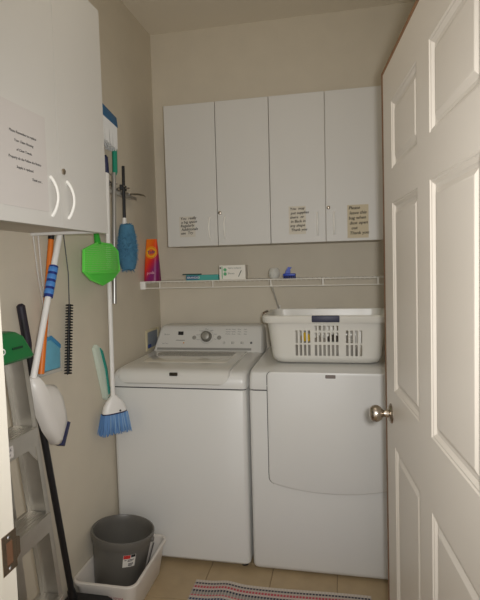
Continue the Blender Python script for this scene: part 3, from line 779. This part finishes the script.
# neck and shovel shell
scp = [(-1.466, 1.100), (-1.436, 1.103), (-1.422, 1.064), (-1.375, 1.056), (-1.330, 1.044), (-1.300, 1.005), (-1.276, .930), (-1.272, .880), (-1.318, .812), (-1.345, .822), (-1.395, .890), (-1.440, .985), (-1.464, 1.050)]
def scale_poly(P_, f_, c_): return [(c_[0]+(a-c_[0])*f_, c_[1]+(b-c_[1])*f_) for a, b in P_]
cc = (-1.370, .955)
rings = []
for f_, xx in ((1.0, .064), (1.0, .078), (.95, .093), (.82, .104), (.6, .109), (.3, .111)):
    rings.append([(xx, a, b) for a, b in scale_poly(scp, f_, cc)])
part('pan', MB().loft(rings), mat('scoop_white', (226, 222, 216), .35), mp, angle=60)
part('rubber_lip', MB().prism([(-1.272, .888), (-1.256, .880), (-1.304, .802), (-1.320, .812)], (.066, 0, 0), (0,1,0), (0,0,1), (.032, 0, 0), .003), NAVY, mp, 'navy rubber lip')

# black broom
bk2 = thing('black_broom', 'black broom standing on the floor between the ladder and the white tub', 'broom', (.12, -1.205, 0))
part('pole', MB().tube([(.030, -1.418, 1.30), (.042, -1.215, .12)], .0125, 12), BLACK, bk2)
part('grip', MB().tube([(.0285, -1.425, 1.352), (.029, -1.4235, 1.345), (.030, -1.40, 1.21), (.032, -1.398, 1.19)], [.007, .0145, .015, .012], 12), mat('grip_black_purple', (36, 32, 44), .5), bk2)
part('socket', MB().tube([(.040, -1.222, .17), (.046, -1.210, .10)], [.016, .022], 12), BLACK, bk2)
hd2 = part('head', MB().prism([(.004, .100), (.010, .128), (.040, .138), (.180, .138), (.202, .126), (.208, .100)], (0, -1.235, 0), (1,0,0), (0,0,1), (0, .052, 0), .006), BLACK, bk2)
b3 = MB()
for i in range(26):
    for j in range(5):
        x0 = .010+.0076*i; y0 = -1.230+.0105*j
        b3.tube([(x0, y0, .102), (.106+(x0-.106)*1.03, y0+random.uniform(-.004, .004), .001)], [.0036, .002], 4)
part('bristles', b3, mat('bristle_dark', (40, 38, 42), .8), hd2, kind='stuff')

# washer hook-up box on the left wall
ob = thing('hookup_box', 'recessed plastic hookup box on the wall behind the washing machine', 'hookup box', (.0005, -.16, .976))
fr = MB().box((.0005, -.262, .976), (.007, -.240, 1.098), .0015, 1).box((.0005, -.070, .976), (.007, -.050, 1.098), .0015, 1).box((.0005, -.240, 1.085), (.007, -.070, 1.098), .0015, 1).box((.0005, -.240, .976), (.007, -.070, .988), .0015, 1)
part('frame', fr, mat('cream_plastic', (214, 204, 172), .5), ob)
part('back_plate', MB().box((.0005, -.240, .988), (.002, -.070, 1.085)), mat('grey_blue_plate', (140, 148, 158), .5), ob)
part('valve', MB().box((.002, -.232, .992), (.008, -.19, 1.012), .002, 1), mat('valve_blue', (44, 70, 140), .4), ob)

# ================================================================== LADDER
ld = thing('step_ladder', 'aluminium step ladder with a green top leaning on the left wall', 'ladder', (.15, -1.80, 0))
yc = -1.808
def hwid(z): return .172+(1.22-z)*.062
def fx(z): return .265-.075*z/1.22
for s in (-1, 1):
    zb, zt_ = .012, 1.225
    rail = MB()
    # channel: web plus two flanges, open to the inside
    for (d0, d1, i0, i1) in ((0, .068, 0, .003), (.065, .068, 0, .019), (0, .003, 0, .019)):
        vs = []
        for z in (zb, zt_):
            y_out = yc+s*hwid(z); x_b = fx(z)-.068
            vs += [(x_b+d0, y_out-s*i0, z), (x_b+d1, y_out-s*i0, z), (x_b+d1, y_out-s*i1, z), (x_b+d0, y_out-s*i1, z)]
        rail.add(vs, [(0,1,2,3), (4,5,6,7), (0,1,5,4), (1,2,6,5), (2,3,7,6), (3,0,4,7)], False)
    part('front_rail', rail, ALU, ld)
    rear = MB()
    vs = []
    for z in (zb, zt_-.03):
        y_o = yc+s*(hwid(z)-.030); xb_ = .100-.035*z/1.22
        vs += [(xb_, y_o, z), (xb_+.044, y_o, z), (xb_+.044, y_o-s*.034, z), (xb_, y_o-s*.034, z)]
    rear.add(vs, [(0,1,2,3), (4,5,6,7), (0,1,5,4), (1,2,6,5), (2,3,7,6), (3,0,4,7)], False)
    part('rear_leg', rear, ALU, ld)
    part('rubber_foot', MB().box((fx(0)-.072, yc+s*hwid(0)-.014*(1 if s > 0 else -1)-.014, 0), (fx(0)+.004, yc+s*hwid(0)+.004*s+.006, .026), .003, 1), BLACK, ld)
    part('rubber_foot', MB().box((.104, yc+s*(hwid(0)-.039)-.016, 0), (.146, yc+s*(hwid(0)-.039)+.016, .022), .003, 1), BLACK, ld)
for z in (.150, .430, .710, .990):
    hw2 = hwid(z)-.0035
    stp = part('step', MB().box((fx(z)-.078, yc-hw2, z-.004), (fx(z)+.006, yc+hw2, z), .001, 1).box((fx(z)+.002, yc-hw2, z-.058), (fx(z)+.006, yc+hw2, z-.003), .001, 1).box((fx(z)-.078, yc-hw2, z-.030), (fx(z)-.074, yc+hw2, z-.003)), ALU, ld)
    tr = MB()
    for k in range(6): tr.box((fx(z)-.070+.0125*k, yc-hw2+.01, z), (fx(z)-.065+.0125*k, yc+hw2-.01, z+.0016))
    part('tread', tr, ALU, stp)
part('brace_plate', MB().prism([(yc+hwid(.98)-.004, .932), (yc+hwid(.98)-.055, .932), (yc+hwid(.90)-.004, .87)], (fx(.93)-.004, 0, 0), (0,1,0), (0,0,1), (.003,0,0)), ALU, ld)
cap = MB(); rings = []
for z, gx, gy in ((1.205, .0, .0), (1.212, .006, .006), (1.275, .002, .004), (1.290, -.006, -.004), (1.294, -.016, -.014)):
    rings.append([(x, y, z) for x, y in rrect(.085-gx, .205+gx, yc-.178-gy, yc+.184+gy-max(0, z-1.235)*1.0, .012)])
cap.loft(rings)
co = part('top_cap', cap, mat('ladder_green', (20, 112, 56), .4), ld, 'green plastic top cap')
part('cap_slot', MB().box((.2095, yc+.085, 1.243), (.2125, yc+.130, 1.249)), mat('slot_dark', (14, 56, 34), .6), co)
part('emblem', MB().lathe([(.005, .002), (.009, .002), (.0095, 0)], (.209, yc+.046, 1.244), (1,0,0), 18), WHITEP, co, 'white oval emblem')
part('label', MB().box((fx(.97)+.0062, yc+.005, .942), (fx(.97)+.0066, yc+.062, .976)), PAPER, ld)
part('label_print', text_mb(text_mb(MB(), 'WORK', .014, (fx(.97)+.0069, yc+.012, .961), (0,1,0), (0,0,1)), 'LOAD 225', .009, (fx(.97)+.0069, yc+.010, .948), (0,1,0), (0,0,1)), INK, ld)

# ================================================================== TUB AND BUCKET
tu = thing('wash_tub', 'low white plastic tub on the floor beside the washing machine', 'tub', (.15, -.965, 0))
TUBM = mat('tub_plastic', (226, 219, 210), .4)
X0, X1, Y0, Y1, TZ = .003, .290, -1.170, -.765, .168
def trr(ins, z, r): return [(x, y, z) for x, y in rrect(X0+ins, X1-ins, Y0+ins, Y1-ins, r, 6)]
rings = [trr(.044, .002, .03), trr(.036, .0, .036), trr(.030, .010, .036), trr(.010, TZ-.028, .040), trr(.009, TZ-.018, .040), trr(.0, TZ-.016, .040), trr(-.001, TZ-.004, .040), trr(.002, TZ, .040), trr(.009, TZ, .036), trr(.013, TZ-.006, .036), trr(.034, .014, .03), trr(.042, .006, .03)]
tubm = MB().loft(rings, cap=False); tubm.add(rings[0], [tuple(range(len(rings[0])))], True); tubm.add(rings[-1], [tuple(range(len(rings[-1])))], True)
part('body', tubm, TUBM, tu)
part('lettering', text_mb(MB(), 'extra strong', .017, (.150, Y0+.0085, TZ-.062), (1,0,0), (0,.15,1)), mat('print_red', (170, 70, 90), .6), tu)

bu = thing('bucket', 'grey plastic bucket standing in the white tub', 'bucket', (.115, -.945, .012))
BUM = mat('bucket_grey', (104, 101, 95), .36, var=.06, vscale=10)
bc = Vector((.112, -.958, .012)); bax = Vector((.105, .070, 1)).normalized()
bprof = [(0, .006), (.096, .006), (.100, .0), (.103, .004), (.131, .232), (.136, .235), (.140, .247), (.142, .266), (.1405, .274), (.134, .275), (.131, .270), (.1275, .242), (.0995, .010), (0, .009)]
part('body', MB().lathe(bprof, bc, bax, 40), BUM, bu)
a1 = bax.orthogonal().normalized(); a2 = bax.cross(a1)
def bpos(th, h, off=.0012):
    r = .103+(.131-.103)*(h-.004)/.228+off
    d = Vector((math.cos(th), math.sin(th), 0)); d = (d-bax*d.dot(bax)).normalized()
    return bc+bax*h+d*r
thc = math.radians(-72)
def patch(t0, t1, h0, h1, off, skew=0.0):
    mb = MB(); n_ = 8
    mb.loft([[bpos(math.radians(t0+(t1-t0)*k/n_), h+skew*k/n_, off) for k in range(n_+1)] for h in (h0, h1)], cap=False, closed=False); return mb
lb = part('label', patch(-63, -38, .163, .219, .0012), mat('label_white', (226, 222, 214), .5), bu, 'white sticker with red and black print')
part('label_red', patch(-62.5, -49, .202, .2185, .0018), mat('label_red', (206, 56, 50), .5), lb)
part('label_black', patch(-48, -39, .207, .2185, .0018), BLACK, lb)
pr = MB()
for h, t0, t1 in ((.194, -60, -56), (.195, -54, -41), (.189, -54, -44), (.178, -52, -42), (.173, -52, -42), (.168, -52, -44)): 
    q = patch(t0, t1, h, h+.003, .0018); pr.add(q.v, q.f, False)
part('label_print', pr, INK, lb)
part('second_label', patch(-62, -40, .022, .036, .0014), mat('label_tan', (150, 132, 112), .6), bu)
hp = []
for k in range(17):
    a = PI*k/16
    d = Vector((math.cos(a), 0, 0)); hp.append(bc+bax*(.238-.14*math.sin(a))+Vector((.149*math.cos(a), -.02-.130*math.sin(a)*1.0-.02*math.sin(a), 0)))
# wire handle folded down in front, hugging the side
hp = []
for k in range(21):
    a = -PI*k/20
    dirv = Vector((math.cos(a), math.sin(a), 0)); sag = .222*math.sin(PI*k/20)**.6
    rr = .148 if sag < .15 else .149
    dirv = (dirv-bax*dirv.dot(bax)).normalized()
    hp.append(bc+bax*(.238-sag)+dirv*(.1520-.075*sag))
part('wire_handle', MB().tube(hp, .0026, 6), mat('handle_wire', (90, 88, 88), .35, .9), bu)
for s in (0, PI): part('handle_lug', MB().lathe([(0, .012), (.010, .012), (.012, 0)], bc+bax*.238+Vector((math.cos(s)*.138, 0, 0)), (math.cos(s), 0, 0), 12), BUM, bu)
part('water_ring', MB().lathe([(0, .0005), (.099, .0005), (.100, 0)], bc+bax*.022, bax, 28), mat('bucket_floor', (150, 144, 132), .25), bu, 'pale bottom of the bucket')

# ================================================================== RUG
ru = link('striped_rug', None)
RXa, RXb, RYa, RYb = .450, 1.240, -1.50, -.842
nx, ny = 48, 33; g = []
for j in range(ny+1):
    for i in range(nx+1):
        x = RXa+(RXb-RXa)*i/nx; y = RYa+(RYb-RYa)*j/ny
        wv = .010*math.exp(-((x-.60)/.05)**2)+.003*math.sin(9*x+3*y)+.003
        g.append((x, y+.018*(x-.43), .004+max(0, wv)))
mb = MB(); W_ = nx+1
fs = [(j*W_+i, j*W_+i+1, (j+1)*W_+i+1, (j+1)*W_+i) for j in range(ny) for i in range(nx)]
N_ = len(g); mb.add(g+[(x, y, .0004) for x, y, z in g], fs+[tuple(q+N_ for q in f)[::-1] for f in fs])
edge = [(i, i+1) for i in range(nx)]+[(nx+W_*j, nx+W_*(j+1)) for j in range(ny)]+[(ny*W_+i+1, ny*W_+i) for i in range(nx)]+[(W_*(j+1), W_*j) for j in range(ny)]
mb.add(g+[(x, y, .0004) for x, y, z in g], [(a, a+N_, b+N_, b) for a, b in edge])
Mr = bpy.data.materials.new('rug_weave'); Mr.use_nodes = True; nt = Mr.node_tree; bs = nt.nodes['Principled BSDF']; bs.inputs['Roughness'].default_value = .95
tc = nt.nodes.new('ShaderNodeTexCoord'); sep = nt.nodes.new('ShaderNodeSeparateXYZ'); nt.links.new(tc.outputs['Object'], sep.inputs[0])
my = nt.nodes.new('ShaderNodeMath'); my.operation = 'MULTIPLY_ADD'; my.inputs[1].default_value = -1/.165; my.inputs[2].default_value = 0.0
sk = nt.nodes.new('ShaderNodeMath'); sk.operation = 'MULTIPLY_ADD'; sk.inputs[1].default_value = -.018; nt.links.new(sep.outputs['X'], sk.inputs[0]); nt.links.new(sep.outputs['Y'], sk.inputs[2])
nt.links.new(sk.outputs[0], my.inputs[0])
fr_ = nt.nodes.new('ShaderNodeMath'); fr_.operation = 'FRACT'; nt.links.new(my.outputs[0], fr_.inputs[0])
rp = nt.nodes.new('ShaderNodeValToRGB'); cr = rp.color_ramp; cr.interpolation = 'CONSTANT'
seq = [((206, 196, 184), .10), ((58, 54, 70), .07), ((190, 178, 166), .07), ((188, 70, 84), .09), ((206, 190, 182), .07), ((54, 52, 72), .08), ((150, 146, 140), .12), ((196, 92, 100), .06), ((200, 192, 182), .08), ((60, 70, 104), .08), ((186, 176, 164), .08), ((60, 56, 66), .05), ((212, 202, 190), .05)]
pos = 0
for k, (c_, wd) in enumerate(seq):
    e = cr.elements[k] if k < 2 else cr.elements.new(min(.999, pos))
    e.position = min(.999, pos); e.color = (*lin([v/255 for v in c_]), 1); pos += wd
nt.links.new(fr_.outputs[0], rp.inputs[0])
wx = nt.nodes.new('ShaderNodeMath'); wx.operation = 'SINE'; ml = nt.nodes.new('ShaderNodeMath'); ml.operation = 'MULTIPLY'; ml.inputs[1].default_value = 2*PI/.014
nt.links.new(sep.outputs['X'], ml.inputs[0]); nt.links.new(ml.outputs[0], wx.inputs[0])
gt = nt.nodes.new('ShaderNodeMath'); gt.operation = 'GREATER_THAN'; gt.inputs[1].default_value = .35; nt.links.new(wx.outputs[0], gt.inputs[0])
sc_ = nt.nodes.new('ShaderNodeMath'); sc_.operation = 'MULTIPLY'; sc_.inputs[1].default_value = .75; nt.links.new(gt.outputs[0], sc_.inputs[0])
mx = nt.nodes.new('ShaderNodeMix'); mx.data_type = 'RGBA'; mx.inputs[7].default_value = (*lin((.74, .70, .66)), 1)
nt.links.new(sc_.outputs[0], mx.inputs[0]); nt.links.new(rp.outputs[0], mx.inputs[6]); nt.links.new(mx.outputs[2], bs.inputs['Base Color'])
bpy.data.objects.remove(ru)
solo('striped_rug', mb, Mr, 'woven rug with red, black and white stripes before the dryer', 'rug', (RXa, RYb, 0))
